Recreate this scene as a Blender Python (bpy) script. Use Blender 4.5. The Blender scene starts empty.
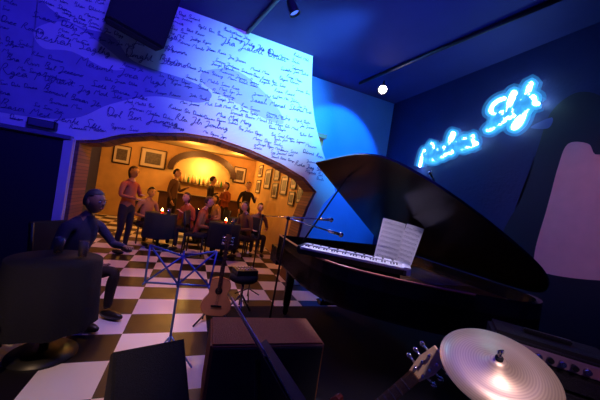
import math,bpy,bmesh,random
from mathutils import Vector,Matrix
random.seed(7)
SC=bpy.context.scene
SC.view_settings.view_transform='Standard'
try: SC.view_settings.look='None'
except: pass
# ---------------------------------------------------------------- materials
MATS={}
def mat(name,col,rough=.6,metal=0,emis=None,es=0,noise=0,nscale=8,bump=0,bscale=60,trans=0,alpha=1,sheen=0):
    if name in MATS: return MATS[name]
    m=bpy.data.materials.new(name);m.use_nodes=True;nt=m.node_tree
    b=nt.nodes['Principled BSDF']
    b.inputs['Base Color'].default_value=(*col,1);b.inputs['Roughness'].default_value=rough
    b.inputs['Metallic'].default_value=metal
    if trans: b.inputs['Transmission Weight'].default_value=trans
    if emis: b.inputs['Emission Color'].default_value=(*emis,1);b.inputs['Emission Strength'].default_value=es
    b.inputs['Alpha'].default_value=alpha
    tc=nt.nodes.new('ShaderNodeTexCoord')
    if noise:
        n=nt.nodes.new('ShaderNodeTexNoise');n.inputs['Scale'].default_value=nscale;n.inputs['Detail'].default_value=4
        nt.links.new(tc.outputs['Object'],n.inputs['Vector'])
        mx=nt.nodes.new('ShaderNodeMix');mx.data_type='RGBA'
        mx.inputs[6].default_value=tuple(max(0,c*(1-noise)) for c in col)+(1,)
        mx.inputs[7].default_value=tuple(min(1,c*(1+noise)) for c in col)+(1,)
        nt.links.new(n.outputs['Fac'],mx.inputs[0]);nt.links.new(mx.outputs[2],b.inputs['Base Color'])
    if bump:
        n2=nt.nodes.new('ShaderNodeTexNoise');n2.inputs['Scale'].default_value=bscale
        nt.links.new(tc.outputs['Object'],n2.inputs['Vector'])
        bp=nt.nodes.new('ShaderNodeBump');bp.inputs['Strength'].default_value=bump;bp.inputs['Distance'].default_value=.02
        nt.links.new(n2.outputs['Fac'],bp.inputs['Height']);nt.links.new(bp.outputs['Normal'],b.inputs['Normal'])
    MATS[name]=m;return m
def halo_mat(name,col,es,fac):  # see-through emissive material, stands in for glow around the neon
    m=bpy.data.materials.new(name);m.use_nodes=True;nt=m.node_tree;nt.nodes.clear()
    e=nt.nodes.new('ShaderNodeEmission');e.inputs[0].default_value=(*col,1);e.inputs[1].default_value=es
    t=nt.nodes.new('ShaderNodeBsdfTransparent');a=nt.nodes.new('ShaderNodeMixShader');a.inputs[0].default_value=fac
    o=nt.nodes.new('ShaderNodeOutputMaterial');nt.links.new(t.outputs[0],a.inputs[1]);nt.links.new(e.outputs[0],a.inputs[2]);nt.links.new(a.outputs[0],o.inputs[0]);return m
def checker(name,size):
    m=bpy.data.materials.new(name);m.use_nodes=True;nt=m.node_tree;b=nt.nodes['Principled BSDF']
    tc=nt.nodes.new('ShaderNodeTexCoord');mp=nt.nodes.new('ShaderNodeMapping')
    mp.inputs['Location'].default_value=(.08,.04,.003)
    ch=nt.nodes.new('ShaderNodeTexChecker');ch.inputs['Scale'].default_value=1/size
    ch.inputs['Color1'].default_value=(.85,.8,.78,1);ch.inputs['Color2'].default_value=(.01,.008,.012,1)
    nt.links.new(tc.outputs['Object'],mp.inputs[0]);nt.links.new(mp.outputs[0],ch.inputs[0])
    nt.links.new(ch.outputs[0],b.inputs['Base Color'])
    n=nt.nodes.new('ShaderNodeTexNoise');n.inputs['Scale'].default_value=5;nt.links.new(tc.outputs['Object'],n.inputs[0])
    mr=nt.nodes.new('ShaderNodeMapRange');mr.inputs[3].default_value=.25;mr.inputs[4].default_value=.5
    nt.links.new(n.outputs['Fac'],mr.inputs[0]);nt.links.new(mr.outputs[0],b.inputs['Roughness'])
    return m
def brick(name):
    m=bpy.data.materials.new(name);m.use_nodes=True;nt=m.node_tree;b=nt.nodes['Principled BSDF']
    tc=nt.nodes.new('ShaderNodeTexCoord');mp=nt.nodes.new('ShaderNodeMapping');mp.inputs['Rotation'].default_value=(math.pi/2,0,0)
    br=nt.nodes.new('ShaderNodeTexBrick');br.inputs['Scale'].default_value=5
    br.inputs['Color1'].default_value=(.3,.13,.07,1);br.inputs['Color2'].default_value=(.18,.08,.05,1);br.inputs['Mortar'].default_value=(.08,.05,.04,1)
    nt.links.new(tc.outputs['Object'],mp.inputs[0]);nt.links.new(mp.outputs[0],br.inputs[0]);nt.links.new(br.outputs[0],b.inputs['Base Color'])
    b.inputs['Roughness'].default_value=.85
    return m
BLACK=mat('black_satin',(.012,.012,.016),.4)
GLOSS=mat('black_lacquer',(.005,.005,.009),.22)
MATTE=mat('black_matte',(.008,.008,.01),.85,bump=.3)
CHROME=mat('chrome',(.6,.6,.65),.22,1)
DSTEEL=mat('dark_steel',(.08,.08,.1),.35,1)
GRILLE=mat('speaker_grille',(.012,.012,.017),.8,noise=.7,nscale=90,bump=.6,bscale=200)
PAPER=mat('paper',(.85,.85,.85),.8,noise=.05)
INK=mat('ink',(.01,.012,.06),.7)
INKW=mat('marker_ink',(.07,.07,.26),.8)
# ---------------------------------------------------------------- mesh helpers
def G(name,loc=(0,0,0),rot=(0,0,0),scale=1):
    e=bpy.data.objects.new(name,None);SC.collection.objects.link(e);e.location=loc;e.rotation_euler=rot;e.scale=(scale,)*3
    e.empty_display_size=.1;return e
def link(name,me,parent=None,m=None,smooth=False):
    o=bpy.data.objects.new(name,me);SC.collection.objects.link(o)
    if parent: o.parent=parent
    if m: me.materials.append(m)
    if smooth:
        for p in me.polygons:p.use_smooth=True
    return o
def bm2(name,bm,parent=None,m=None,smooth=False):
    me=bpy.data.meshes.new(name);bmesh.ops.recalc_face_normals(bm,faces=bm.faces);bm.to_mesh(me);bm.free()
    return link(name,me,parent,m,smooth)
def box(name,size,loc,parent=None,m=None,rot=(0,0,0),bev=0.004):
    bm=bmesh.new();bmesh.ops.create_cube(bm,size=1)
    for v in bm.verts:v.co=Vector((v.co.x*size[0],v.co.y*size[1],v.co.z*size[2]))
    if bev: bmesh.ops.bevel(bm,geom=bm.edges[:],offset=min(bev,min(size)*.4),segments=2,affect='EDGES')
    o=bm2(name,bm,parent,m);o.location=loc;o.rotation_euler=rot;return o
def cyl(name,p1,p2,r,parent=None,m=None,r2=None,seg=14):
    p1=Vector(p1);p2=Vector(p2);d=p2-p1;bm=bmesh.new()
    bmesh.ops.create_cone(bm,cap_ends=True,segments=seg,radius1=r,radius2=r if r2 is None else r2,depth=d.length)
    o=bm2(name,bm,parent,m,False)
    for p in o.data.polygons:p.use_smooth=len(p.vertices)==4
    o.location=(p1+p2)/2;o.rotation_euler=d.to_track_quat('Z','Y').to_euler();return o
def sph(name,loc,r,parent=None,m=None,scale=(1,1,1),rot=(0,0,0),seg=16):
    bm=bmesh.new();bmesh.ops.create_uvsphere(bm,u_segments=seg,v_segments=max(8,seg*3//4),radius=r)
    for v in bm.verts:v.co=Vector((v.co.x*scale[0],v.co.y*scale[1],v.co.z*scale[2]))
    o=bm2(name,bm,parent,m,True);o.location=loc;o.rotation_euler=rot;return o
def prism(name,pts,h,plane='XY',off=0,parent=None,m=None,bev=0):
    """extrude outline; XY->z, XZ->y, YZ->x"""
    bm=bmesh.new()
    f=lambda a,b,c:{'XY':(a,b,c),'XZ':(a,c,b),'YZ':(c,a,b)}[plane]
    vs=[bm.verts.new(f(a,b,off)) for a,b in pts];fa=bm.faces.new(vs)
    if h:
        r=bmesh.ops.extrude_face_region(bm,geom=[fa])
        for v in [g for g in r['geom'] if isinstance(g,bmesh.types.BMVert)]: v.co+=Vector(f(0,0,h))
    bmesh.ops.triangulate(bm,faces=[x for x in bm.faces if len(x.verts)>4])
    return bm2(name,bm,parent,m)
def lathe(name,prof,loc,parent=None,m=None,rot=(0,0,0),seg=48):
    bm=bmesh.new();rings=[]
    for r,z in prof:
        rings.append([bm.verts.new((r*math.cos(2*math.pi*i/seg),r*math.sin(2*math.pi*i/seg),z)) for i in range(seg)])
    for a,b in zip(rings,rings[1:]):
        for i in range(seg): bm.faces.new((a[i],a[(i+1)%seg],b[(i+1)%seg],b[i]))
    bmesh.ops.remove_doubles(bm,verts=bm.verts,dist=1e-5)
    o=bm2(name,bm,parent,m,True);o.location=loc;o.rotation_euler=rot;return o
def tube(name,polys,r,parent=None,m=None,smooth=True,cyc=False,res=1):
    cu=bpy.data.curves.new(name,'CURVE');cu.dimensions='3D';cu.bevel_depth=r;cu.bevel_resolution=res if smooth else 0
    for pts in polys:
        sp=cu.splines.new('NURBS' if smooth else 'POLY');sp.points.add(len(pts)-1)
        for p,q in zip(sp.points,pts):p.co=(*q,1)
        if smooth: sp.order_u=3;sp.use_endpoint_u=True
        sp.use_cyclic_u=cyc
    cu.resolution_u=6
    if m:cu.materials.append(m)
    o=bpy.data.objects.new(name,cu);SC.collection.objects.link(o)
    if parent:o.parent=parent
    return o
def catm(pts,n=6,closed=True):
    out=[];N=len(pts)
    rng=range(N) if closed else range(N-1)
    for i in rng:
        g=lambda k:pts[k%N] if closed else pts[max(0,min(N-1,k))]
        p0,p1,p2,p3=g(i-1),g(i),g(i+1),g(i+2)
        for j in range(n):
            t=j/n
            out.append(tuple(.5*((2*p1[k])+(-p0[k]+p2[k])*t+(2*p0[k]-5*p1[k]+4*p2[k]-p3[k])*t*t+(-p0[k]+3*p1[k]-3*p2[k]+p3[k])*t**3) for k in range(len(p1))))
    if not closed: out.append(pts[-1])
    return out
# ---------------------------------------------------------------- room
W_MURAL=mat('mural_plaster',(.9,.9,.92),.75,noise=.08,nscale=3,bump=.15,bscale=30)
W_DARK=mat('navy_wall_paint',(.016,.018,.1),.7,noise=.2,nscale=3,bump=.2,bscale=25)
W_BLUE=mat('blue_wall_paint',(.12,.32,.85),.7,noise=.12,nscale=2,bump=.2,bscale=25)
W_WARM=mat('ochre_wall_paint',(.62,.38,.14),.8,noise=.25,nscale=3)
CEIL=mat('blue_ceiling_paint',(.03,.03,.18),.8,noise=.15,nscale=2)
box('floor',(8,15,.1),(.5,5.5,-.05),None,checker('checker_tiles',.42),bev=0)
box('ceiling',(8,6.9,.1),(.5,1.85,4.05),None,CEIL,bev=0)
box('wall_right',(.1,6.9,4),(4.0,1.85,2),None,W_DARK,bev=0)
box('wall_left',(.1,15,4),(-3.05,5.5,2),None,W_DARK,bev=0)
box('wall_front',(7,.1,4),(.5,-1.6,2),None,W_DARK,bev=0)
arch=[(-1.53,0),(-1.53,1.83),(-1.31,1.88),(-1.04,2.02),(-.69,2.13),(-.23,2.23),(.2,2.26),(.76,2.19),(1.29,2.07),(1.78,1.9),(2.05,1.69),(1.95,1.4),(1.89,1.15),(1.85,.71),(1.82,0)]
flare=[(2.0,0),(1.99,.7),(2.08,1.15),(2.22,1.5),(2.42,1.74),(2.30,2.02),(2.03,2.45),(1.8,2.93),(1.66,3.42),(1.58,4.0)]
flare=flare[:4]+catm(flare[4:],5,False)
WALLPOLY=[(-3.0,0)]+arch+flare+[(-3.0,4.0)]
prism('wall_arch',WALLPOLY,.35,'XZ',4.5,None,W_MURAL)
lin=arch[:]
bm=bmesh.new();a=[bm.verts.new((x,4.53,z)) for x,z in lin];b=[bm.verts.new((x,5.0,z)) for x,z in lin]
cx,cz=.2,.9
def inn(x,z,k=.05): 
    d=Vector((cx-x,cz-z));d.normalize();return x+d.x*k,z+d.y*k
a2=[bm.verts.new((inn(x,z)[0],4.53,inn(x,z)[1] if z>0 else 0)) for x,z in lin];b2=[bm.verts.new((inn(x,z)[0],5.0,inn(x,z)[1] if z>0 else 0)) for x,z in lin]
for i in range(len(lin)-1):
    bm.faces.new((a2[i],a2[i+1],b2[i+1],b2[i]));bm.faces.new((a[i],a[i+1],a2[i+1],a2[i]));bm.faces.new((b[i],b[i+1],b2[i+1],b2[i]))
bm2('trim_arch_lining',bm,None,brick('brick_lining'))
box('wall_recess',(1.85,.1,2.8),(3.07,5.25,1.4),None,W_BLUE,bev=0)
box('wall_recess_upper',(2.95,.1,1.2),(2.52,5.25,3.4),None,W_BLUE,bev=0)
box('wall_backroom_right',(.08,6.1,2.8),(2.19,8.0,1.4),None,W_WARM,bev=0)
box('wall_backroom_rear',(5.3,.1,2.8),(-.4,11.05,1.4),None,W_WARM,bev=0)
box('ceiling_backroom',(5.3,6.2,.08),(-.4,7.95,2.79),None,mat('ochre_ceiling',(.35,.22,.1),.8),bev=0)
box('trim_ledge',(1.45,.1,.05),(-2.27,4.46,1.84),None,mat('ledge_paint',(.15,.15,.25),.5))
box('trim_wainscot',(1.35,.03,1.8),(-2.32,4.485,.9),None,mat('dark_panel',(.012,.012,.03),.6))
box('trim_pilaster',(.1,.06,1.84),(-1.58,4.47,.92),None,mat('white_trim',(.6,.6,.68),.5))
box('baseboard_right',(.02,6.7,.12),(3.94,1.85,.06),None,BLACK)
box('dark_floor_sheet',(3.55,4.6,.012),(2.12,1.25,.006),None,mat('dark_sheet',(.006,.006,.012),.95,noise=.4,nscale=40,bump=.4,bscale=150),bev=0)  # black sheet added over the tiles, standing in for floor shade
# ---------------------------------------------------------------- mural
def inpoly(x,y,P):
    c=False;j=len(P)-1
    for i in range(len(P)):
        if (P[i][1]>y)!=(P[j][1]>y) and x<(P[j][0]-P[i][0])*(y-P[i][1])/(P[j][1]-P[i][1])+P[i][0]: c=not c
        j=i
    return c
mural=G('wall_mural_painting',(0,4.497,0))
MP=mat('mural_paint_blue',(.36,.33,.6),.7,noise=.2,nscale=4)
MP2=mat('mural_paint_violet',(.58,.52,.76),.7,noise=.15,nscale=4)
MP3=mat('mural_paint_pale',(.75,.7,.85),.7,noise=.05,nscale=4)
def patch(n,pts,m,y=0): prism(n,catm(pts,6),0,'XZ',y,mural,m)
patch('cloud_dark',[(-3.0,3.95),(-2.98,2.1),(-2.3,2.0),(-1.6,2.1),(-1.2,2.4),(-.7,2.65),(-.1,2.72),(.05,2.9),(-.3,3.0),(-1.0,3.05),(-1.3,3.3),(-1.7,3.3),(-2.1,3.5),(-2.2,3.95)],MP)
patch('whale_blob',[(-.1,3.2),(.4,3.35),(1.0,3.05),(1.25,2.75),(1.0,2.72),(.5,2.85),(-.05,3.0)],MP2,-.001)  # rounded shape in the mural's own violet paint
patch('cloud_ring',[(-2.1,3.1),(-1.8,3.3),(-1.4,3.15),(-1.1,2.95),(-1.3,2.85),(-1.7,2.95),(-2.0,2.9)],MP3,-.001)
GL={'a':[(.5,.45),(.25,.5),(.08,.25),(.25,0),(.45,.2),(.5,.4),(.5,.08),(.65,.08)],
'l':[(.1,.15),(.4,.8),(.3,1.0),(.2,.75),(.22,.1),(.45,.05)],'e':[(.05,.2),(.4,.35),(.3,.5),(.1,.35),(.15,.05),(.5,.1)],
'n':[(.05,.45),(.1,.05),(.15,.35),(.35,.5),(.4,.1),(.55,.08)],'m':[(.05,.45),(.1,.05),(.15,.4),(.3,.45),(.32,.1),(.38,.4),(.55,.45),(.55,.1),(.7,.08)],
'g':[(.5,.45),(.2,.5),(.1,.2),(.4,.1),(.5,.45),(.45,-.3),(.2,-.4),(.2,-.15),(.6,.1)],'t':[(.25,.95),(.2,.3),(.25,.05),(.5,.1)],
'i':[(.1,.4),(.12,.1),(.3,.08)],'o':[(.3,.5),(.08,.3),(.2,0),(.45,.2),(.3,.5),(.55,.42)],'s':[(.05,.05),(.3,.5),(.25,.3),(.4,.12),(.15,0),(.5,.08)],
'r':[(.05,.1),(.15,.5),(.2,.4),(.38,.42),(.35,.1),(.5,.08)],'h':[(.1,.1),(.3,.95),(.18,.8),(.15,.05),(.25,.4),(.42,.4),(.42,.08),(.55,.08)],
'J':[(-.1,.8),(.4,1.05),(.4,.4),(.25,-.3),(0,-.2),(.2,.05),(.6,.2)],'B':[(.15,1),(.1,0),(.15,1),(.5,.95),(.45,.6),(.2,.52),(.6,.4),(.5,.05),(.1,.02),(.7,.05)],
'D':[(.15,1),(.12,0),(.5,.1),(.65,.6),(.4,.98),(.0,.9),(.2,.2),(.7,.1)],'R':[(.12,0),(.15,1),(.5,.9),(.4,.55),(.2,.5),(.65,0),(.8,.1)],'M':[(.05,0),(.15,1),(.4,.3),(.65,1),(.72,.05),(.85,.1)],'S':[(.6,.9),(.3,1.05),(.1,.75),(.5,.4),(.4,0),(.05,.1),(.7,.1)]}
LOW='aelnmgtiosrhaeino';CAPS='JBDRMS'
sig=[];sig2=[]
def wordline(x,z,L,h,tilt,store,sl=.25):
    px=0;ct,st_=math.cos(tilt),math.sin(tilt)
    while px<L:
        n=random.randint(3,7);pts=[]
        for k in range(n):
            g=GL[random.choice(CAPS)] if k==0 else GL[random.choice(LOW)]
            kk=h*(1.25 if k==0 else 1)*random.uniform(.85,1.15)
            for a_,b_ in g:
                u=px+(a_+b_*sl)*kk;v=b_*kk;X=x+u*ct-v*st_;Z=z+u*st_+v*ct
                pts.append((X,4.4925,Z))
            px+=(max(q[0] for q in g)-.05)*kk
        if all(ok(q[0]+e,q[2]) for q in pts for e in (-.03,.03)): store.append(pts)
        px+=h*.6
ok=lambda X,Z: inpoly(X,Z,WALLPOLY) and Z<3.96 and X>-2.9 and Z>1.9
placed=[]
for i in range(3200):
    x=random.uniform(-2.9,2.2);z=random.uniform(1.92,3.9)
    h=random.choice([.045,.05,.055,.07,.09,.11]);L=h*random.uniform(5,10)
    if not ok(x,z) or not ok(x+L*.7,z): continue
    if any(abs(z-q[1])<(h+q[2])*.62 and x<q[0]+q[3]+.05 and q[0]<x+L+.05 for q in placed): continue
    placed.append((x,z,h,L));wordline(x,z,L,h,random.uniform(-.08,.12),sig if h<.06 else sig2)
tube('wall_signatures',sig,.0028,None,INKW,True,res=0).data.resolution_u=2
tube('wall_signatures_bold',sig2,.0038,None,INKW,True,res=0).data.resolution_u=3
# penguin mural, right wall (x=3.95)
pg=G('penguin_mural',(3.945,0,0))
def pp(n,pts,m,x=0): prism(n,catm(pts,6),0,'YZ',x,pg,m)
PBLK=mat('penguin_black',(.006,.006,.02),.6);PWH=mat('penguin_white',(.75,.45,.42),.7,noise=.1)
pp('body',[(2.12,3.04),(1.9,3.225),(1.665,3.1),(1.615,2.8),(1.1,2.5),(.8,1.9),(.8,.3),(2.39,.3),(2.49,1.3),(2.29,2.0),(2.2,2.6)],PBLK,-.002)
pp('belly',[(1.96,2.35),(1.9,2.62),(1.72,2.6),(1.62,2.46),(1.3,2.5),(1.15,1.9),(1.2,1.3),(1.5,1.15),(1.98,1.1),(2.06,1.3),(2.0,1.9)],PWH,-.004)
pp('beak',[(2.1,2.98),(2.32,2.9),(2.12,2.85)],mat('penguin_beak',(.05,.06,.25),.6),-.003)
# ---------------------------------------------------------------- neon
NEON=mat('neon_glow',(.3,.7,1),.4,emis=(.45,.85,1.0),es=36)
neon=G('neon_sign',(3.86,0,0))
def word(letters,y0,z0,h,dx,slope):
    pts=[];x=0
    for L in letters:
        for px,pz in L: pts.append((0,y0-(x+px*h),z0+pz*h+slope*(x+px*h)))
        x+=dx
    return pts
p1=word([GL[k] for k in 'Mhaelmes'],4.06,2.46,.40,.128,.25)
p2=word([GL[k] for k in 'Selgh'],2.90,2.88,.42,.112,.38)
tube('tube_lower_word',[p1],.024,neon,NEON)
tube('tube_upper_word',[p2],.024,neon,NEON)
for k,(r,e,fa) in enumerate([(.045,5,.3),(.075,2.2,.22),(.115,1.0,.16)]):  # added glowing shells around the tubes, imitating the sign's soft halo
    tube('neon_halo_%d'%k,[p1,p2],r,neon,halo_mat('neon_halo_%d'%k,(.05,.4,1),e,fa))
for i,(y,z) in enumerate([(3.9,2.5),(3.3,2.7),(2.75,3.0),(2.45,3.2)]):
    cyl('standoff_%d'%(i+1),(0,y,z),(.09,y,z),.008,neon,BLACK)
# ---------------------------------------------------------------- ceiling fixtures
def track(name,p1,p2):
    t=G(name);cyl('rail',p1,p2,.03,t,BLACK);return t
track('lighting_track',(2.75,4.79,3.97),(3.3,1.2,3.97))
track('lighting_track',(.44,4.45,3.97),(.95,2.0,3.97))
LENS=mat('lamp_lens',(.9,.9,1),.3,emis=(1,.8,.85),es=40)
def spotcan(name,loc,aim,m=LENS,sc=1):
    g=G(name,loc,scale=sc);g.rotation_euler=(Vector(aim)-Vector(loc)).to_track_quat('-Z','Y').to_euler()
    lathe('housing',[(.0,.1),(.035,.1),(.05,.07),(.06,-.05),(.075,-.09),(.07,-.09),(.055,-.05)],(0,0,0),g,BLACK,seg=24)
    lathe('lens',[(0,-.065),(.055,-.065)],(0,0,0),g,m,seg=24)
    inv=g.rotation_euler.to_matrix().inverted()
    cyl('yoke',(0,0,.05),inv@Vector((0,0,(3.95-loc[2])/sc)),.012,g,BLACK)
    return g
OFF=mat('lamp_lens_dim',(.3,.4,.9),.2,emis=(.1,.2,1),es=1)
spotcan('stage_spotlight',(3.0,4.35,3.8),(1.0,1.6,1.2),LENS,1.25)
spotcan('stage_spotlight',(.8,3.3,3.82),(2.5,3,1),OFF)
spotcan('stage_spotlight',(.95,2.3,3.8),(1,4.5,3),OFF)
sp=G('hanging_speaker',(-.88,3.95,3.5),(.25,.12,.35))
box('cabinet',(.62,.45,.66),(0,0,0),sp,MATTE,bev=.02);box('grille',(.56,.02,.6),(0,-.23,0),sp,MATTE)
cyl('bracket',(0,0,.3),(0,.05,.5),.03,sp,BLACK)
ex=G('emergency_sign_box',(-1.86,4.44,1.95));box('case',(.28,.08,.1),(0,0,0),ex,BLACK);box('face',(.25,.01,.08),(0,-.042,0),ex,mat('exit_face',(.1,.1,.2),.4))
# ---------------------------------------------------------------- grand piano
gp=G('grand_piano')
HX=2.82
out=[(HX,3.5),(HX,1.6),(2.78,1.4),(2.65,1.28),(2.42,1.25),(2.12,1.36),(1.8,1.53),(1.5,1.75),(1.24,2.04),(1.14,2.4),(1.13,2.9),(1.15,3.5)]
outs=[out[0]]+catm(out[1:],4,False)
CX,CY=2.1,2.5
prism('soundboard_case',outs,.2,'XY',.68,gp,GLOSS)
prism('iron_plate',[(CX+(x-CX)*.96,CY+(y-CY)*.96) for x,y in outs],.012,'XY',.882,gp,mat('gold_plate',(.4,.22,.08),.4,.8))
bm=bmesh.new()
def innr(p,k=.04):
    d=Vector((CX-p[0],CY-p[1]));d.normalize();return p[0]+d.x*k,p[1]+d.y*k
n=len(outs);R=[[bm.verts.new((*p,z)) for p in outs] for z in (.66,1.0)];I=[[bm.verts.new((*innr(p),z)) for p in outs] for z in (1.0,.88)]
seq=[R[0],R[1],I[0],I[1]]
for A,B in zip(seq,seq[1:]):
    for i in range(n):
        j=(i+1)%n;bm.faces.new((A[i],A[j],B[j],B[i]))
bm2('rim',bm,gp,GLOSS)
WOOD=mat('red_brown_wood',(.6,.2,.1),.35,noise=.4,nscale=12)
tube('rim_moulding',[[(x,y,1.002) for x,y in outs[18:44]]],.011,gp,WOOD,False)
tube('strings',[[(1.75+i*.035,3.2,.91),(2.2+i*.018,1.9,.91)] for i in range(26)],.0012,gp,CHROME,False)
xm=(HX+1.15)/2;wd=HX-1.15
box('keybed',(wd,.3,.08),(xm,3.62,.64),gp,GLOSS);box('cheek_l',(.16,.3,.16),(1.23,3.62,.74),gp,GLOSS);box('cheek_r',(.16,.3,.16),(HX-.08,3.62,.74),gp,GLOSS)
WK=mat('ivory_keys',(.9,.9,.88),.3);BK=mat('ebony_keys',(.01,.01,.01),.3)
def keys(parent,x0,x1,y0,depth,z,nw,dirn):
    bm=bmesh.new();w=(x1-x0)/nw
    for i in range(nw):
        r=bmesh.ops.create_cube(bm,size=1)
        for v in r['verts']: v.co=Vector((x0+(i+.5)*w+v.co.x*w*.93,y0+dirn*depth/2+v.co.y*depth,z+v.co.z*.02))
    bm2('white_keys',bm,parent,WK)
    bm=bmesh.new()
    for i in range(nw-1):
        if i%7 in (2,6): continue
        r=bmesh.ops.create_cube(bm,size=1)
        for v in r['verts']: v.co=Vector((x0+(i+1)*w+v.co.x*w*.36,y0+dirn*depth*.78+v.co.y*depth*.42,z+.012+v.co.z*.016))
    bm2('black_keys',bm,parent,BK)
keys(gp,1.33,2.64,3.76,.15,.7,52,-1)
for i,(x,y) in enumerate([(1.32,3.3),(2.66,3.3),(2.55,1.5)]):
    lathe('leg_%d'%(i+1),[(.0,0.012),(.02,0.012),(.035,.05),(.03,.1),(.045,.14),(.06,.5),(.075,.62),(.07,.68)],(x,y,0),gp,GLOSS,seg=20)
cyl('lyre_post_l',(1.9,3.4,.15),(1.88,3.4,.66),.018,gp,GLOSS);cyl('lyre_post_r',(2.05,3.4,.15),(2.07,3.4,.66),.018,gp,GLOSS)
box('lyre_box',(.26,.12,.06),(1.975,3.42,.13),gp,GLOSS)
for i in range(3): box('pedal_%d'%(i+1),(.03,.16,.012),(1.9+i*.07,3.52,.1),gp,mat('brass',(.6,.42,.15),.25,1))
th=math.radians(38)
lid=bpy.data.objects.new('lid_pivot',None);SC.collection.objects.link(lid);lid.parent=gp;lid.location=(HX,0,1.01);lid.rotation_euler=(0,th,0)
prism('lid',[(x-HX,y) for x,y in outs],.022,'XY',0,lid,GLOSS)
box('lid_front_leaf',(1.62,.4,.03),(-.83,3.29,.05),lid,GLOSS)
cyl('lid_prop',(1.24,2.95,.98),(HX-1.4*math.cos(th),2.95,1.0+1.4*math.sin(th)),.01,gp,BLACK)
box('music_desk',(.75,.02,.2),(2.1,2.78,1.0),gp,GLOSS,rot=(.25,0,0))
box('front_deck',(.75,.5,.1),(1.6,2.28,.945),gp,GLOSS,rot=(0,0,math.atan2(-.618,.786)))
def sheet(name,loc,rot,w,h,parent):
    s=bpy.data.objects.new(name,None);SC.collection.objects.link(s);s.parent=parent;s.location=loc;s.rotation_euler=rot
    bm=bmesh.new();N=8
    A=[bm.verts.new((w*(i/N-.5),-.02*math.sin(math.pi*i/N),0)) for i in range(N+1)];B=[bm.verts.new((w*(i/N-.5),-.02*math.sin(math.pi*i/N),h)) for i in range(N+1)]
    for i in range(N): bm.faces.new((A[i],A[i+1],B[i+1],B[i]))
    bm2('page',bm,s,PAPER)
    st=[];x0=-w*.44
    for r in range(8):
        for k in range(4):
            z=h*(.06+r*.115)+k*h*.014
            st.append([(x0,-.012,z),(-.3*w,-.02,z),(0,-.025,z),(.3*w,-.02,z),(-x0,-.012,z)])
    tube('staves',st,.0004,s,INK,False)
    nn=[]
    for r in range(8):
        for k in range(12):
            z=h*(.07+r*.115)+random.random()*h*.04;x=-w*.4+k*w*.07
            nn.append([(x,-.026,z),(x,-.026,z+h*.025)])
    tube('notes',nn,.0012,s,INK,False)
sheet('sheet_music_page_1',(2.0,2.38,1.0),(-.15,.12,-.45),.25,.44,gp)
sheet('sheet_music_page_2',(2.17,2.31,1.0),(-.15,.16,-.9),.18,.42,gp)
# ---------------------------------------------------------------- stage keyboard lying on the piano
ang=math.atan2(-.618,.786)
sy=G('stage_keyboard',(1.41,2.14,0),(0,0,ang))
box('case',(.96,.26,.05),(0,.05,1.03),sy,BLACK)
box('control_panel',(.94,.08,.03),(0,.135,1.065),sy,mat('silver_panel',(.7,.7,.75),.4,0));box('end_block_l',(.025,.26,.06),(-.48,.05,1.045),sy,BLACK);box('end_block_r',(.06,.26,.07),(.48,.05,1.045),sy,mat('end_block',(.85,.85,.9),.4))
keys(sy,-.46,.45,-.09,.17,1.062,36,1)
for i in range(10): cyl('knob_%d'%(i+1),(-.4+i*.085,.135,1.075),(-.4+i*.085,.135,1.09),.01,sy,BLACK)
# ---------------------------------------------------------------- mics
def micstand(name,base,top,mic,tip=None):
    g=G(name)
    b=Vector(base);cyl('post',b+Vector((0,0,.03)),top,.01,g,BLACK)
    for i in range(3):
        a=i*2.094+.4;cyl('leg_%d'%(i+1),b+Vector((0,0,.14)),b+Vector((.2*math.cos(a),.2*math.sin(a),.02)),.008,g,BLACK)
    cyl('boom',top,mic,.008,g,CHROME);d=(Vector(mic)-Vector(top)).normalized()
    m=Vector(mic);cyl('mic_body',m,m+d*.14,.014,g,CHROME,.018);sph('mic_grille',m+d*.165,.028,g,CHROME)
    sph('clutch',top,.022,g,BLACK);return g
micstand('microphone_stand',(.88,2.6,0.0),(.92,2.6,1.3),(1.4,2.62,1.22))
micstand('microphone_stand',(.93,3.85,0),(.96,3.8,1.2),(1.5,3.1,1.3))
micstand('microphone_stand',(3.4,3.0,0),(3.35,2.9,1.75),(2.9,2.75,2.02))
# ---------------------------------------------------------------- speaker cab
bc=G('bass_speaker_cabinet',(.64,1.92,.012),(0,0,-.06))
box('cabinet',(.78,.4,.48),(0,0,.27),bc,mat('brown_carpet',(.3,.12,.05),.95,noise=.3,nscale=50,bump=.5,bscale=150),bev=.012)
box('grille',(.74,.02,.44),(0,-.205,.27),bc,GRILLE);
for i,(x,y) in enumerate([(-.34,-.15),(.34,-.15),(-.34,.15),(.34,.15)]): cyl('foot_%d'%(i+1),(x,y,0),(x,y,.03),.025,bc,BLACK)
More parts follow.
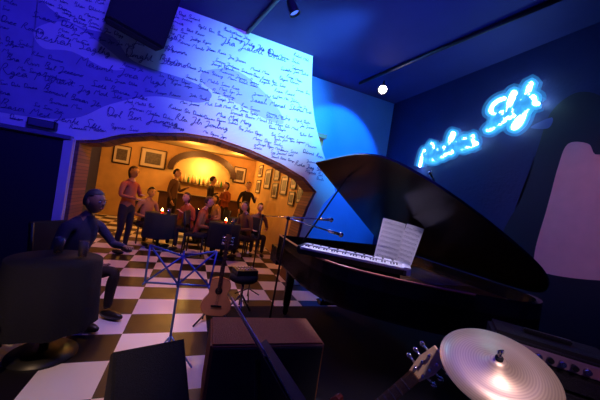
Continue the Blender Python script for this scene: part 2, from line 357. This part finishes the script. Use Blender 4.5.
# ---------------------------------------------------------------- guitars
def guitar(name,loc,rot,body_m,acoustic=True,sc=1,hw=(.12,.05,.03)):
    g=G(name,loc,rot,sc)
    if acoustic: o=[(0,0),(.12,.01),(.19,.08),(.19,.17),(.13,.26),(.125,.31),(.15,.39),(.12,.47),(.04,.5)]
    else: o=[(0,0),(.11,.02),(.17,.09),(.15,.18),(.11,.25),(.14,.33),(.16,.42),(.13,.46),(.07,.38),(.03,.38)]
    o2=o+[(-x,z) for x,z in reversed(o[1:])]
    th=.1 if acoustic else .045
    prism('body',catm(o2,4),th,'XZ',0,g,body_m)
    prism('top',[(x*.95,z*.97+.007) for x,z in catm(o2,4)],.004,'XZ',-.005,g,mat(name+'_top',(.75,.33,.1) if acoustic else (.1,.02,.02),.25,noise=.2))
    box('neck',(.05,.03,.5),(0,-.005,.68),g,mat('neck_wood',(.3,.13,.05),.4));box('fretboard',(.052,.008,.6),(0,-.024,.63),g,mat('rosewood',(.06,.03,.02),.4))
    prism('headstock',[(-.028,.92),(.028,.92),(.042,1.0),(.035,1.09),(-.035,1.09),(-.042,1.0)],.018,'XZ',-.012,g,mat(name+'_head_wood',hw,.35))
    if acoustic: cyl('sound_hole',(0,-.007,.33),(0,-.004,.33),.048,g,BK,seg=24)
    else:
        for i,z in enumerate((.18,.28)): box('pickup_%d'%i,(.09,.01,.035),(0,-.01,z),g,BK)
    box('bridge',(.14,.014,.025),(0,-.012,.13),g,BK)
    for i in range(14): box('fret_%d'%i,(.052,.003,.003),(0,-.029,.92-.5*(1-.944**(i+1))/.56),g,CHROME,bev=0)
    tube('strings',[[(x*.007-.0175,-.032,.13),(x*.007-.0175,-.032,.95)] for x in range(6)],.0009,g,CHROME,False)
    for i in range(6):
        s=-1 if i<3 else 1;z=.96+(i%3)*.045
        cyl('tuner_%d'%(i+1),(s*.03,0,z),(s*.065,0,z),.006,g,CHROME);sph('peg_%d'%(i+1),(s*.068,0,z),.013,g,CHROME,(1,.5,1),seg=8)
        cyl('string_post_%d'%(i+1),(s*.02,-.012,z),(s*.02,-.03,z),.006,g,CHROME)
    return g
def gstand(name,loc,rz):
    g=G(name,loc,(0,0,rz));cyl('post',(0,.2,.02),(0,.17,.6),.01,g,BLACK)
    cyl('cradle',(-.12,.14,.05),(.12,.14,.05),.01,g,BLACK)
    for i,s in enumerate((-1,1)): cyl('leg_%d'%i,(0,.18,.15),(s*.2,-.14,.01),.009,g,BLACK);cyl('arm_%d'%i,(s*.12,.14,.05),(s*.12,-.04,.05),.009,g,BLACK)
    return g
guitar('acoustic_guitar',(.42,3.15,.065),(-.12,.03,-.12),mat('guitar_side',(.4,.14,.05),.3),True,.84)
gstand('guitar_stand',(.42,3.15,0),-.12)
p0=Vector((.76,1.26,.12));d=Vector((1.0,.80,.96))-p0
g=guitar('electric_guitar',p0,(0,0,0),mat('electric_body',(.1,.02,.02),.2),False,.93,(.85,.6,.33))
q=d.to_track_quat('Z','Y')
best=None
for k in range(72):
    qq=q@Matrix.Rotation(math.radians(k*5),3,'Z').to_quaternion();nv=qq@Vector((0,-1,0));sc_=nv.dot(Vector((-.6,-.55,.3)))
    if best is None or sc_>best[0]: best=(sc_,qq)
g.rotation_euler=best[1].to_euler()
gs=G('guitar_stand',(.76,1.26,.014));cyl('foot_bar',(-.15,.05,.03),(.15,.05,.03),.012,gs,BLACK);cyl('hook_l',(-.1,.05,.03),(-.08,0,.11),.01,gs,BLACK);cyl('hook_r',(.1,.05,.03),(.08,0,.11),.01,gs,BLACK)
# ---------------------------------------------------------------- stool with small mixer
st=G('drum_stool',(.72,3.3,0.012))
lathe('seat',[(0,.42),(.15,.42),(.17,.44),(.17,.48),(.15,.5),(0,.505)],(0,0,0),st,MATTE,seg=28)
cyl('post',(0,0,.12),(0,0,.42),.018,st,CHROME)
for i in range(3):
    a=i*2.094+.5;cyl('leg_%d'%(i+1),(0,0,.25),(.18*math.cos(a),.18*math.sin(a),.01),.012,st,CHROME)
mx=G('effects_mixer',(.72,3.3,.517),(0,0,.2));box('case',(.26,.2,.06),(0,0,.03),mx,BLACK)
for i in range(12): cyl('knob_%d'%i,(-.1+(i%6)*.04,-.05+(i//6)*.08,.06),(-.1+(i%6)*.04,-.05+(i//6)*.08,.075),.009,mx,mat('white_knob',(.7,.5,.5),.4))
# ---------------------------------------------------------------- wire music stand
ms=G('wire_music_stand',(.0,2.3,0),(0,0,-.1))
WIRE=mat('blue_wire',(.25,.4,.9),.3,.5)
cyl('post',(0,0,.15),(0,0,.75),.009,ms,WIRE)
for i in range(3):
    a=i*2.094+.3;cyl('leg_%d'%(i+1),(0,0,.3),(.2*math.cos(a),.2*math.sin(a),.01),.007,ms,WIRE)
def wl(n,a,b): cyl(n,a,b,.0075,ms,WIRE,seg=8)
w=.23
P=lambda x,z:(x,-.04+z*.35-.0,.72+z)
wl('bar_bottom',P(-w,0),P(w,0));wl('bar_side_l',P(-w,0),P(-w-.02,.26));wl('bar_side_r',P(w,0),P(w+.02,.26));wl('bar_top_l',P(-w-.02,.26),P(0,.2));wl('bar_top_r',P(w+.02,.26),P(0,.2))
wl('cross_1',P(-w,0),P(0,.2));wl('cross_2',P(w,0),P(0,.2));wl('cross_3',P(0,0),P(-w-.02,.26));wl('cross_4',P(0,0),P(w+.02,.26));wl('spine',P(0,-.02),P(0,.24))
wl('lip_l',P(-w,0),(-w,-.09,.72));wl('lip_r',P(w,0),(w,-.09,.72))
# ---------------------------------------------------------------- wedge monitor
wm=G('stage_monitor_wedge',(-.08,1.9,0),(0,0,.3))
prof=[(-.18,0),(.18,0),(.18,.34),(.1,.4),(-.18,.12)]
prism('cabinet',prof,.42,'YZ',-.21,wm,MATTE)
box('grille',(.39,.36,.015),(0,-.045,.262),wm,GRILLE,rot=(math.atan2(.28,.28),0,0))
box('handle',(.02,.12,.03),(.215,.05,.2),wm,BLACK)
# ---------------------------------------------------------------- solid music stand near camera
bs=G('black_music_stand',(.33,1.0,0),(0,0,0))
cyl('post',(.12,.1,.1),(.0,.03,.85),.012,bs,BLACK)
for i in range(3):
    a=i*2.094+.9;cyl('leg_%d'%(i+1),(.12,.1,.2),(.12+.26*math.cos(a),.1+.26*math.sin(a),.02),.01,bs,BLACK)
dk=bpy.data.objects.new('desk',None);SC.collection.objects.link(dk);dk.parent=bs;dk.location=(0,.02,.9);dk.rotation_euler=(math.radians(-35),0,math.radians(96))
box('desk_plate',(.5,.006,.32),(0,0,0),dk,BLACK,bev=.002);box('desk_lip',(.5,.05,.006),(0,-.025,-.16),dk,BLACK,bev=.002)
box('sheet',(.42,.003,.29),(0,-.006,.01),dk,PAPER,bev=0)
# ---------------------------------------------------------------- cymbal + drums
cy=G('ride_cymbal_stand')
C=Vector((1.04,.60,1.05));nrm=Vector((-.30,-.24,.9)).normalized()
BR=bpy.data.materials.new('cymbal_bronze');BR.use_nodes=True
nt=BR.node_tree;b=nt.nodes['Principled BSDF'];b.inputs['Metallic'].default_value=.6;b.inputs['Roughness'].default_value=.42
tc=nt.nodes.new('ShaderNodeTexCoord');wv=nt.nodes.new('ShaderNodeTexWave');wv.wave_type='RINGS';wv.rings_direction='Z';wv.inputs['Scale'].default_value=40
cr=nt.nodes.new('ShaderNodeMix');cr.data_type='RGBA';cr.inputs[6].default_value=(.8,.58,.38,1);cr.inputs[7].default_value=(.95,.75,.5,1)
nt.links.new(tc.outputs['Object'],wv.inputs[0]);nt.links.new(wv.outputs['Fac'],cr.inputs[0]);nt.links.new(cr.outputs[2],b.inputs['Base Color'])
o=lathe('cymbal',[(0,.022),(.012,.022),(.028,.018),(.037,.004),(.11,-.006),(.175,-.017),(.175,-.019),(.11,-.009),(.037,.0),(0,.01)],C,cy,BR,seg=64)
o.rotation_euler=nrm.to_track_quat('Z','Y').to_euler()
cyl('wingnut_post',C,C+nrm*.06,.005,cy,CHROME);box('wingnut',(.03,.006,.016),C+nrm*.055,cy,CHROME);cyl('felt',C+nrm*.02,C+nrm*.032,.012,cy,MATTE)
cyl('tilter',C,C-nrm*.06,.008,cy,CHROME);cyl('post',C-nrm*.06,(1.08,.62,.2),.012,cy,DSTEEL)
for i in range(3):
    a=i*2.094;cyl('leg_%d'%(i+1),(1.08,.62,.35),(1.08+.22*math.cos(a),.62+.22*math.sin(a),.02),.01,cy,DSTEEL)
def drum(name,loc,r,h,rot=(0,0,0),legs=None):
    g=G(name,loc,rot)
    lathe('shell',[(0,0),(r,0),(r,h),(0,h)],(0,0,0),g,mat('drum_shell',(.04,.01,.05),.2),seg=40)
    lathe('head',[(0,h+.002),(r*.97,h+.002)],(0,0,0),g,mat('drum_head',(.1,.1,.13),.6),seg=40)
    for z,n in ((0,'hoop_bottom'),(h,'hoop_top')): lathe(n,[(r,z-.012),(r+.01,z-.012),(r+.01,z+.012),(r-.004,z+.012)],(0,0,0),g,CHROME,seg=40)
    for i in range(8):
        a=i*math.pi/4;cyl('lug_%d'%(i+1),(1.04*r*math.cos(a),1.04*r*math.sin(a),h*.1),(1.04*r*math.cos(a),1.04*r*math.sin(a),h*.9),.006,g,CHROME,seg=8)
    if legs:
        for i in range(3):
            a=i*2.094;cyl('leg_%d'%(i+1),(r*1.02*math.cos(a),r*1.02*math.sin(a),h*.6),(r*1.15*math.cos(a),r*1.15*math.sin(a),-loc[2]+.02),.008,g,CHROME)
    return g
drum('floor_tom',(1.5,.3,.2),.18,.36,legs=True)
# ---------------------------------------------------------------- amp head on cabinet
ac=G('guitar_amplifier',(1.86,.86,.012),(0,0,math.radians(-50)))
box('speaker_box',(.52,.3,.76),(0,0,.38),ac,MATTE,bev=.015);box('speaker_grille',(.46,.02,.66),(0,-.155,.37),ac,GRILLE)
box('head_shell',(.5,.24,.19),(0,0,.86),ac,MATTE,bev=.02);box('head_panel',(.45,.012,.06),(0,-.124,.895),ac,mat('amp_panel',(.3,.2,.25),.4,.3))
box('head_grille',(.45,.012,.07),(0,-.124,.81),ac,GRILLE);box('handle',(.2,.03,.02),(0,0,.97),ac,BLACK)
for i in range(8):
    cyl('knob_%d'%(i+1),(-.19+i*.045,-.13,.895),(-.19+i*.045,-.152,.895),.013,ac,CHROME if i%2 else BK)
sph('pilot_lamp',(.2,-.135,.895),.009,ac,mat('pilot',(1,.1,.05),.4,emis=(1,.1,.05),es=8))
# ---------------------------------------------------------------- people
def skin(name,pts,edges,roots,parent,sub=1):
    me=bpy.data.meshes.new(name);me.from_pydata([p[0] for p in pts],edges,[])
    o=bpy.data.objects.new(name,me);SC.collection.objects.link(o)
    md=o.modifiers.new('s','SKIN');md.use_smooth_shade=True
    sd=o.modifiers.new('u','SUBSURF');sd.levels=sub;sd.render_levels=sub
    for i,p in enumerate(pts):
        r=p[1];me.skin_vertices[0].data[i].radius=(r,r) if not isinstance(r,tuple) else r
        me.skin_vertices[0].data[i].use_root=i in roots
    dg=bpy.context.evaluated_depsgraph_get();ev=o.evaluated_get(dg)
    me2=bpy.data.meshes.new_from_object(ev);bpy.data.objects.remove(o)
    o=bpy.data.objects.new(name,me2);SC.collection.objects.link(o);o.parent=parent
    for p in me2.polygons:p.use_smooth=True
    return o
SKIN=mat('skin',(.7,.38,.22),.5)
SKIN_D=mat('skin_dim',(.22,.12,.09),.5)  # darker copy of skin; the seated man's dimness is in its colour
def human(name,loc,rz,shirt,trouser,hair,pose='stand',arms=None,h=1.75,head_turn=0,longhair=False,lean=0,SK=None):
    SK=SK or SKIN
    g=G(name,loc,(0,0,rz),h/1.75)
    zs=0 if pose=='stand' else -.47
    pel=Vector((0,0,.95+zs))
    up=lambda z,y=0:Vector((0,y-lean*(z-.95),z+zs))
    V=[];E=[]
    def add(p,r,prev=None):
        V.append((Vector(p),r));i=len(V)-1
        if prev is not None:E.append((prev,i))
        return i
    i0=add(pel,(.15,.11));i1=add(up(1.1),(.135,.1),i0);i2=add(up(1.28,-.01),(.155,.11),i1);i3=add(up(1.42,0),(.12,.09),i2);i4=add(up(1.5,-.005),(.055,.055),i3);i5=add(up(1.57,-.015),(.052,.052),i4)
    hands=[];feet=[]
    for s in (-1,1):
        a=(arms or {}).get(s,[(.25*s,.02,1.17),(.25*s,-.1,.93)])
        sh=add(up(1.41)+Vector((.17*s,0,0)),.062,i3)
        el=Vector(a[0])+Vector((0,0,zs));wr=Vector(a[1])+Vector((0,0,zs))
        md=add((V[sh][0]+el)/2+Vector((.008*s,0,0)),.05,sh);e=add(el,.042,md);m2=add((el*.6+wr*.4),.04,e);w_=add(wr,.027,m2)
        hands.append((wr,(wr-el).normalized(),s))
        hp=add(pel+Vector((.1*s,0,-.07)),.092,i0)
        if pose=='stand': kn=Vector((.11*s,-.02,.5));an=Vector((.115*s,.02,.09))
        else: kn=Vector((.14*s,-.44,.5));an=Vector((.14*s,-.4,.09))
        th_=add((V[hp][0]+kn)/2,.08,hp);k=add(kn,.06,th_);cf=add(kn*.62+an*.38+Vector((0,.015,0)),.056,k);n_=add(an,.04,cf)
        feet.append(an)
    body=skin('body',V,E,[0],g,1)
    me=body.data
    for m in (shirt,trouser,SK): me.materials.append(m)
    for p in me.polygons:
        c=p.center;mi=0
        if c.z<.97+zs and abs(c.x)<.21: mi=1
        if pose!='stand' and (c.z<.62 and c.y<-.08 and abs(c.x)<.24 or c.z<.47): mi=1
        if c.z>1.5+zs and abs(c.x)<.07: mi=2
        p.material_index=mi
    hm=G('head',up(1.665,-.03),(0,0,head_turn));hm.parent=g
    bm=bmesh.new();bmesh.ops.create_uvsphere(bm,u_segments=24,v_segments=18,radius=1)
    for v in bm.verts:
        x,y,z=v.co;k=1-.28*max(0,-z)**1.3
        X=x*.076*k;Y=y*.096*(1-.12*max(0,-z) if y>0 else 1);Z=z*.118
        if y<0 and z<-.1 and y<-.5: Y-=.006*(1-abs(x))
        v.co=Vector((X,Y,Z))
    bm2('skull',bm,hm,SK,True)
    lathe('nose',[(0,.022),(.006,.01),(.013,-.012),(.0,-.018)],(0,-.098,-.012),hm,SK,seg=10)
    EW=mat('eye_white',(.5,.5,.5),.2);EI=mat('iris',(.03,.02,.01),.2);LP=mat('lips',(.4,.12,.1),.5)
    for s in (-1,1):
        sph('eye_%d'%s,(.03*s,-.083,.008),.012,hm,EW,seg=10);sph('iris_%d'%s,(.03*s,-.093,.008),.006,hm,EI,seg=8)
        box('brow_%d'%s,(.032,.008,.006),(.03*s,-.092,.03),hm,hair,bev=.002);sph('ear_%d'%s,(.076*s,.005,-.005),.028,hm,SK,(.35,.7,1.1),seg=10)
    sph('mouth',(0,-.09,-.055),.02,hm,LP,(1.2,.4,.35),seg=10)
    bm=bmesh.new();bmesh.ops.create_uvsphere(bm,u_segments=24,v_segments=18,radius=1)
    kill=[]
    for v in bm.verts:
        x,y,z=v.co
        if (y<-.15 and z<.38+.2*(-y)) or (z<(-.95 if longhair else -.45)) : kill.append(v)
        v.co=Vector((x*.084,y*.106+.004,z*.126+.004+( -.05*max(0,-z) if longhair else 0)))
    bmesh.ops.delete(bm,geom=kill,context='VERTS')
    bm2('hair',bm,hm,hair,True)
    for wr,d,s in hands:
        V=[];E=[];roots=[]
        side=d.cross(Vector((0,0,1)));side=side.normalized() if side.length>.2 else Vector((0,-1,0))
        if abs(d.z)>.8: side=Vector((0,-1,0))
        nrm_=d.cross(side).normalized()
        V.append((wr-d*.01,(.026,.018)));V.append((wr+d*.045,(.036,.015)));V.append((wr+d*.08,(.036,.014)));E+=[(0,1),(1,2)];roots.append(0)
        curl=nrm_*(.35*(1 if nrm_.dot(Vector((-s,0,0)))>0 else -1))
        for k,(off,L) in enumerate([(-.028,.062),(-.009,.075),(.01,.07),(.028,.055)]):
            b0=len(V);p=wr+d*.07+side*off;V.append((p,.0095));roots.append(b0)
            p=p+d*(L*.5);V.append((p,.009));p=p+(d+curl).normalized()*L*.3;V.append((p,.008));p=p+(d+curl*2).normalized()*L*.3;V.append((p,.007));E+=[(b0,b0+1),(b0+1,b0+2),(b0+2,b0+3)]
        b0=len(V);p=wr+d*.025+side*(-.022);V.append((p,.012));roots.append(b0);p=p+(d-side*.9).normalized()*.035;V.append((p,.0105));p=p+(d-side*.3+curl).normalized()*.03;V.append((p,.008));E+=[(b0,b0+1),(b0+1,b0+2)]
        hd=skin('hand_%d'%s,V,E,roots,g,1);hd.data.materials.append(SK)
    SH=mat('shoe_leather',(.02,.015,.012),.35)
    for i,an in enumerate(feet):
        sph('shoe_%d'%i,(an.x,an.y-.06,.045),.05,g,SH,(.9,2.7,.9),seg=14)
    return g
def cloth(n,c): return mat('cloth_'+n,c,.9,noise=.15,nscale=20,bump=.2,bscale=120)
HB=mat('hair_brown',(.06,.03,.015),.6);HK=mat('hair_black',(.01,.008,.008),.5);HG=mat('hair_grey',(.03,.03,.045),.6)
LAV=cloth('lavender',(.03,.03,.09));DK=cloth('dark',(.025,.015,.015));RD=cloth('rust',(.4,.1,.03));TN=cloth('tan',(.45,.24,.1));JN=cloth('denim',(.03,.03,.05));GY=cloth('brown',(.16,.08,.04))
def chair(name,loc,rz,m):
    g=G(name,loc,(0,0,rz))
    box('seat',(.42,.42,.05),(0,0,.42),g,m,bev=.015)
    for i,(x,y) in enumerate([(-.18,-.18),(.18,-.18),(-.18,.19),(.18,.19)]): cyl('leg_%d'%(i+1),(x*1.08,y*1.08,0),(x,y,.41),.014,g,BLACK,.02)
    for i,x in enumerate((-.18,.18)): cyl('back_post_%d'%i,(x,.19,.41),(x,.25,.9),.016,g,BLACK)
    box('back_rest',(.4,.03,.3),(0,.245,.76),g,m,rot=(-.12,0,0),bev=.012)
    return g
def rtable(name,loc,r=.35,cloth_=False):
    g=G(name,loc);lathe('top',[(0,.72),(r,.72),(r+.01,.735),(r,.75),(0,.75)],(0,0,0),g,mat('table_top',(.06,.03,.025),.3));cyl('pedestal',(0,0,.03),(0,0,.72),.03,g,BLACK)
    lathe('base',[(0,.04),(.06,.04),(.22,.015),(.22,0)],(0,0,0),g,BLACK)
    if cloth_:
        bm=bmesh.new();N=48;R0_=[];R1=[]
        for i in range(N):
            a=2*math.pi*i/N;k=1+.05*math.sin(a*9)
            R0_.append(bm.verts.new(((r+.015)*math.cos(a),(r+.015)*math.sin(a),.757)));R1.append(bm.verts.new(((r+.03)*k*math.cos(a),(r+.03)*k*math.sin(a),.25)))
        for i in range(N): bm.faces.new((R0_[i],R0_[(i+1)%N],R1[(i+1)%N],R1[i]))
        bm.faces.new(R0_);bm2('tablecloth',bm,g,mat('navy_tablecloth',(.004,.004,.014),.95,bump=.2),True)
    return g
CH=mat('chair_vinyl',(.012,.01,.02),.6)
def glass(name,loc,c=(.8,.5,.1)):
    g=G(name,loc);lathe('glass',[(.0,.005),(.03,.005),(.036,.13),(.034,.13),(.028,.01),(0,.01)],(0,0,0),g,mat('clear_glass',(.9,.9,.95),.05,trans=.9),seg=20)
    lathe('beer',[(0,.012),(.027,.012),(.032,.1),(0,.1)],(0,0,0),g,mat('beer',c,.2),seg=20)
D=math.radians
A_T={1:[(.27,-.1,1.15),(.16,-.36,1.13)],-1:[(-.27,-.08,1.14),(-.14,-.34,1.1)]}
A_T2={1:[(.28,-.12,1.16),(.1,-.3,1.32)],-1:[(-.27,-.08,1.14),(-.1,-.36,1.1)]}
A_F={1:[(.27,-.04,1.18),(.08,-.22,1.22)],-1:[(-.27,-.04,1.18),(-.06,-.24,1.14)]}
A_G={1:[(.27,-.06,1.18),(.14,-.28,1.3)]}
chair('dining_chair',(-1.05,3.35,0),D(60),CH)
human('seated_man',(-1.05,3.35,0),D(60),LAV,DK,HG,'sit',{1:[(.28,-.24,1.2),(.14,-.5,1.24)],-1:[(-.27,-.14,1.14),(-.12,-.4,1.1)]},1.72,lean=.25,SK=SKIN_D)
rtable('round_table',(-.9,2.66,0),.28,True);glass('beer_glass',(-.76,2.72,.765));glass('beer_glass',(-.95,2.8,.765))
chair('dining_chair',(-1.35,2.25,0),D(150),CH)
chair('dining_chair',(-1.02,1.6,0),D(200),CH)
chair('dining_chair',(-1.45,2.95,0),D(100),CH)
# back-room crowd
human('standing_woman',(-1.1,6.0,0),D(60),RD,DK,HB,h=1.62,longhair=True,arms=A_F)
def sitter(x,y,rz,sh,ha,arms=A_T,lh=False,ht=0):
    chair('dining_chair',(x,y,0),D(rz),CH);human('seated_woman' if lh else 'seated_man',(x,y,0),D(rz),sh,DK,ha,'sit',arms,1.7,ht,lh,.2)
rtable('round_table',(-.55,6.6,0),.3,True);rtable('round_table',(.75,6.1,0),.32,True);rtable('round_table',(.2,7.6,0),.32,True);rtable('round_table',(1.35,7.5,0),.32,True)
sitter(-.95,7.15,35,TN,HK);sitter(.02,6.85,-50,RD,HB,A_T2,True)
sitter(.2,6.3,75,RD,HB,A_T2);sitter(1.3,6.45,-60,GY,HK)
sitter(.75,7.85,-70,TN,HB,A_T,True);sitter(1.6,6.85,0,GY,HK)
human('standing_man',(-.5,8.4,0),D(70),GY,DK,HK,h=1.8,arms=A_G)
human('standing_man',(.5,8.9,0),D(100),DK,DK,HK,h=1.78,arms=A_G)
human('standing_woman',(.95,8.7,0),D(-60),RD,DK,HK,h=1.66,longhair=True,arms=A_F)
human('standing_man',(1.55,8.5,0),D(20),DK,JN,HK,h=1.78,arms=A_G)
GLOW=mat('candle_glow',(1,.6,.3),.5,emis=(1,.45,.12),es=40)
for x,y in [(-.55,6.6),(.75,6.1),(.2,7.6),(1.35,7.5)]:
    c=G('candle_lamp',(x,y,.758));lathe('cup',[(0,0),(.03,0),(.038,.06),(.034,.06),(.027,.006)],(0,0,0),c,mat('red_glass',(.7,.1,.03),.2,trans=.6),seg=18);lathe('flame',[(0,.02),(.018,.035),(.024,.06),(0,.12)],(0,0,0),c,GLOW,seg=12)
    glass('beer_glass',(x+.14,y-.1,.758))
# ---------------------------------------------------------------- back room furnishings
FR=mat('frame_black',(.02,.015,.01),.4);PH=mat('photo_print',(.12,.1,.09),.5,noise=.9,nscale=14);MT=mat('photo_mat',(.7,.62,.5),.7)
def frame(name,loc,w,h,axis):
    g=G(name,loc,(0,0,0) if axis=='y' else (0,0,math.radians(-90)))
    box('mat_board',(w*.9,.01,h*.9),(0,-.008,0),g,MT,bev=0);box('photo',(w*.62,.006,h*.62),(0,-.016,0),g,PH,bev=0)
    for n,sz,l in (('bar_t',(w,.025,.03),(0,-.012,h/2)),('bar_b',(w,.025,.03),(0,-.012,-h/2)),('bar_l',(.03,.025,h),(-w/2,-.012,0)),('bar_r',(.03,.025,h),(w/2,-.012,0))): box(n,sz,l,g,FR)
for i,(y,z,w,h) in enumerate([(5.5,1.62,.3,.36),(6.0,1.5,.36,.3),(6.0,1.95,.36,.42),(6.7,1.8,.5,.45),(7.5,1.65,.5,.4),(7.5,2.15,.5,.4),(8.5,2.0,.7,.6),(9.7,1.75,.6,.45),(9.7,2.3,.6,.4)]):
    frame('framed_photograph',(2.13,y,z),w,h,'x')
for x,z,w,h in [(-1.45,2.15,.8,.65),(1.6,2.1,.45,.6),(-2.4,2.1,.5,.6)]: frame('framed_photograph',(x,10.98,z),w,h,'y')
ap=[(-.75,1.9)]+[(.25-1.0*math.cos(math.pi*i/16),1.95+.55*math.sin(math.pi*i/16)) for i in range(17)]+[(1.25,1.9)]
bm=bmesh.new();N=len(ap)
o_=[bm.verts.new((.25+(x-.25)*1.2,10.7,1.9+(z-1.9)*1.35)) for x,z in ap];i_=[bm.verts.new((x,10.7,z)) for x,z in ap];j_=[bm.verts.new((x,11.0,z)) for x,z in ap];k_=[bm.verts.new((.25+(x-.25)*1.2,11.0,1.9+(z-1.9)*1.35)) for x,z in ap]
for A,B in ((o_,i_),(i_,j_),(k_,o_)):
    for i in range(N-1): bm.faces.new((A[i],A[i+1],B[i+1],B[i]))
bm2('trim_bar_arch',bm,None,mat('dark_wood',(.05,.02,.01),.4))
bar=G('bar_counter',(.3,10.2,0));box('front',(2.6,.5,1.05),(0,0,.53),bar,mat('bar_wood',(.12,.05,.02),.4,noise=.3,nscale=10));box('top',(2.7,.6,.05),(0,0,1.08),bar,mat('dark_wood',(.05,.02,.01),.4))
sh=G('bottle_shelf',(.25,10.9,0));box('shelf',(1.9,.15,.03),(0,0,1.5),sh,mat('dark_wood',(.05,.02,.01),.4))
for i in range(14):
    lathe('bottle_%d'%(i+1),[(0,0),(.035,0),(.035,.17),(.012,.22),(.012,.29),(0,.29)],(-.85+i*.13,0,1.515),sh,mat('bottle_%d'%(i%3),[(.05,.2,.05),(.4,.15,.03),(.5,.4,.2)][i%3],.15),seg=14)
# ---------------------------------------------------------------- lights
def light(name,kind,loc,col,e,aim=None,size=.2,ang=60,blend=.5,sx=None):
    l=bpy.data.lights.new(name,kind);l.color=col;l.energy=e;o=bpy.data.objects.new(name,l);SC.collection.objects.link(o);o.location=loc
    if kind=='SPOT': l.spot_size=math.radians(ang);l.spot_blend=blend;l.shadow_soft_size=size
    elif kind=='AREA': l.size=size
    else: l.shadow_soft_size=size
    if aim: o.rotation_euler=(Vector(aim)-Vector(loc)).to_track_quat('-Z','Y').to_euler()
    return o
light('spot_blue_mural','SPOT',(2.0,2.4,3.7),(.1,.48,1),760,(1.2,4.5,3.3),.08,66,.9)
light('spot_blue_wash','SPOT',(0,.8,3.8),(.05,.03,1),480,(-1.0,4.5,3.2),.2,85,.9)
light('spot_pink_mural','SPOT',(.5,2.9,1.2),(1,.45,.55),75,(.8,4.5,2.35),.05,76,.9)
light('spot_blue_recess','SPOT',(2.6,3.6,3.8),(.01,.26,1),420,(2.6,5.2,2.5),.05,66,.3)
light('spot_violet_floor','SPOT',(-.2,2.3,3.9),(.85,.5,1),170,(-.15,3.7,0),.06,36,.7)
light('spot_warm_floor','SPOT',(-1.6,.2,3.0),(1,.62,.35),190,(-.6,2.3,0),.05,30,.8)
light('spot_piano_white','SPOT',(.9,3.5,3.75),(.75,.65,1),500,(1.5,2.2,1.0),.05,22,.6)
light('spot_sheets','SPOT',(.2,.6,2.9),(.75,.6,1),150,(2.0,2.3,1.15),.03,15,.5)
light('spot_cymbal','SPOT',(.5,-.5,3.6),(1,.72,.85),200,(1.1,.65,1.0),.1,26,.7)
light('spot_amp','SPOT',(.6,-.4,2.6),(1,.5,.8),30,(1.85,.85,.9),.1,22,.8)
light('spot_penguin','SPOT',(1.5,.2,3.7),(1,.38,.4),75,(3.95,1.5,1.9),.1,34,.8)
light('spot_cabinet','SPOT',(.2,3.6,3.6),(1,.5,.3),40,(.65,1.95,.5),.05,20,.6)
light('ambient_blue','AREA',(.5,1.5,3.9),(.05,.03,1),28,(.5,1.5,0),3.5)
light('ceiling_wash','SPOT',(2.2,2.2,2.3),(.03,.03,1),50,(1.6,2.8,4),.3,150,1)
for i,(x,y,e) in enumerate([(-.7,6.0,30),(1.0,6.4,38),(-.2,9.3,50),(1.3,9.8,50),(-1.7,9.6,40)]):
    light('backroom_warm_light_%d'%i,'POINT',(x,y,2.55),(1,.4,.08),e,size=.1)  # warm point lights below the back-room ceiling, no fixtures modelled
light('bar_light','POINT',(.25,10.6,2.1),(1,.62,.15),60,size=.1)
w=bpy.data.worlds.new('world');SC.world=w;w.use_nodes=True;w.node_tree.nodes['Background'].inputs[0].default_value=(.01,.012,.08,1);w.node_tree.nodes['Background'].inputs[1].default_value=.3
# ---------------------------------------------------------------- camera
roll=math.radians(8.8);yaw=math.radians(21.3);c,s=math.cos(roll),math.sin(roll)
F=Vector((math.sin(yaw),math.cos(yaw),0));R0=Vector((math.cos(yaw),-math.sin(yaw),0));Z=Vector((0,0,1))
X=R0*c+Z*s;Y=-R0*s+Z*c
M=Matrix((X,Y,-F)).transposed().to_4x4();M.translation=Vector((0,0,1.5))
cam=bpy.data.cameras.new('camera');co=bpy.data.objects.new('camera',cam);SC.collection.objects.link(co);co.matrix_world=M
cam.lens=16.5;cam.sensor_width=36;cam.clip_start=.05
SC.camera=co
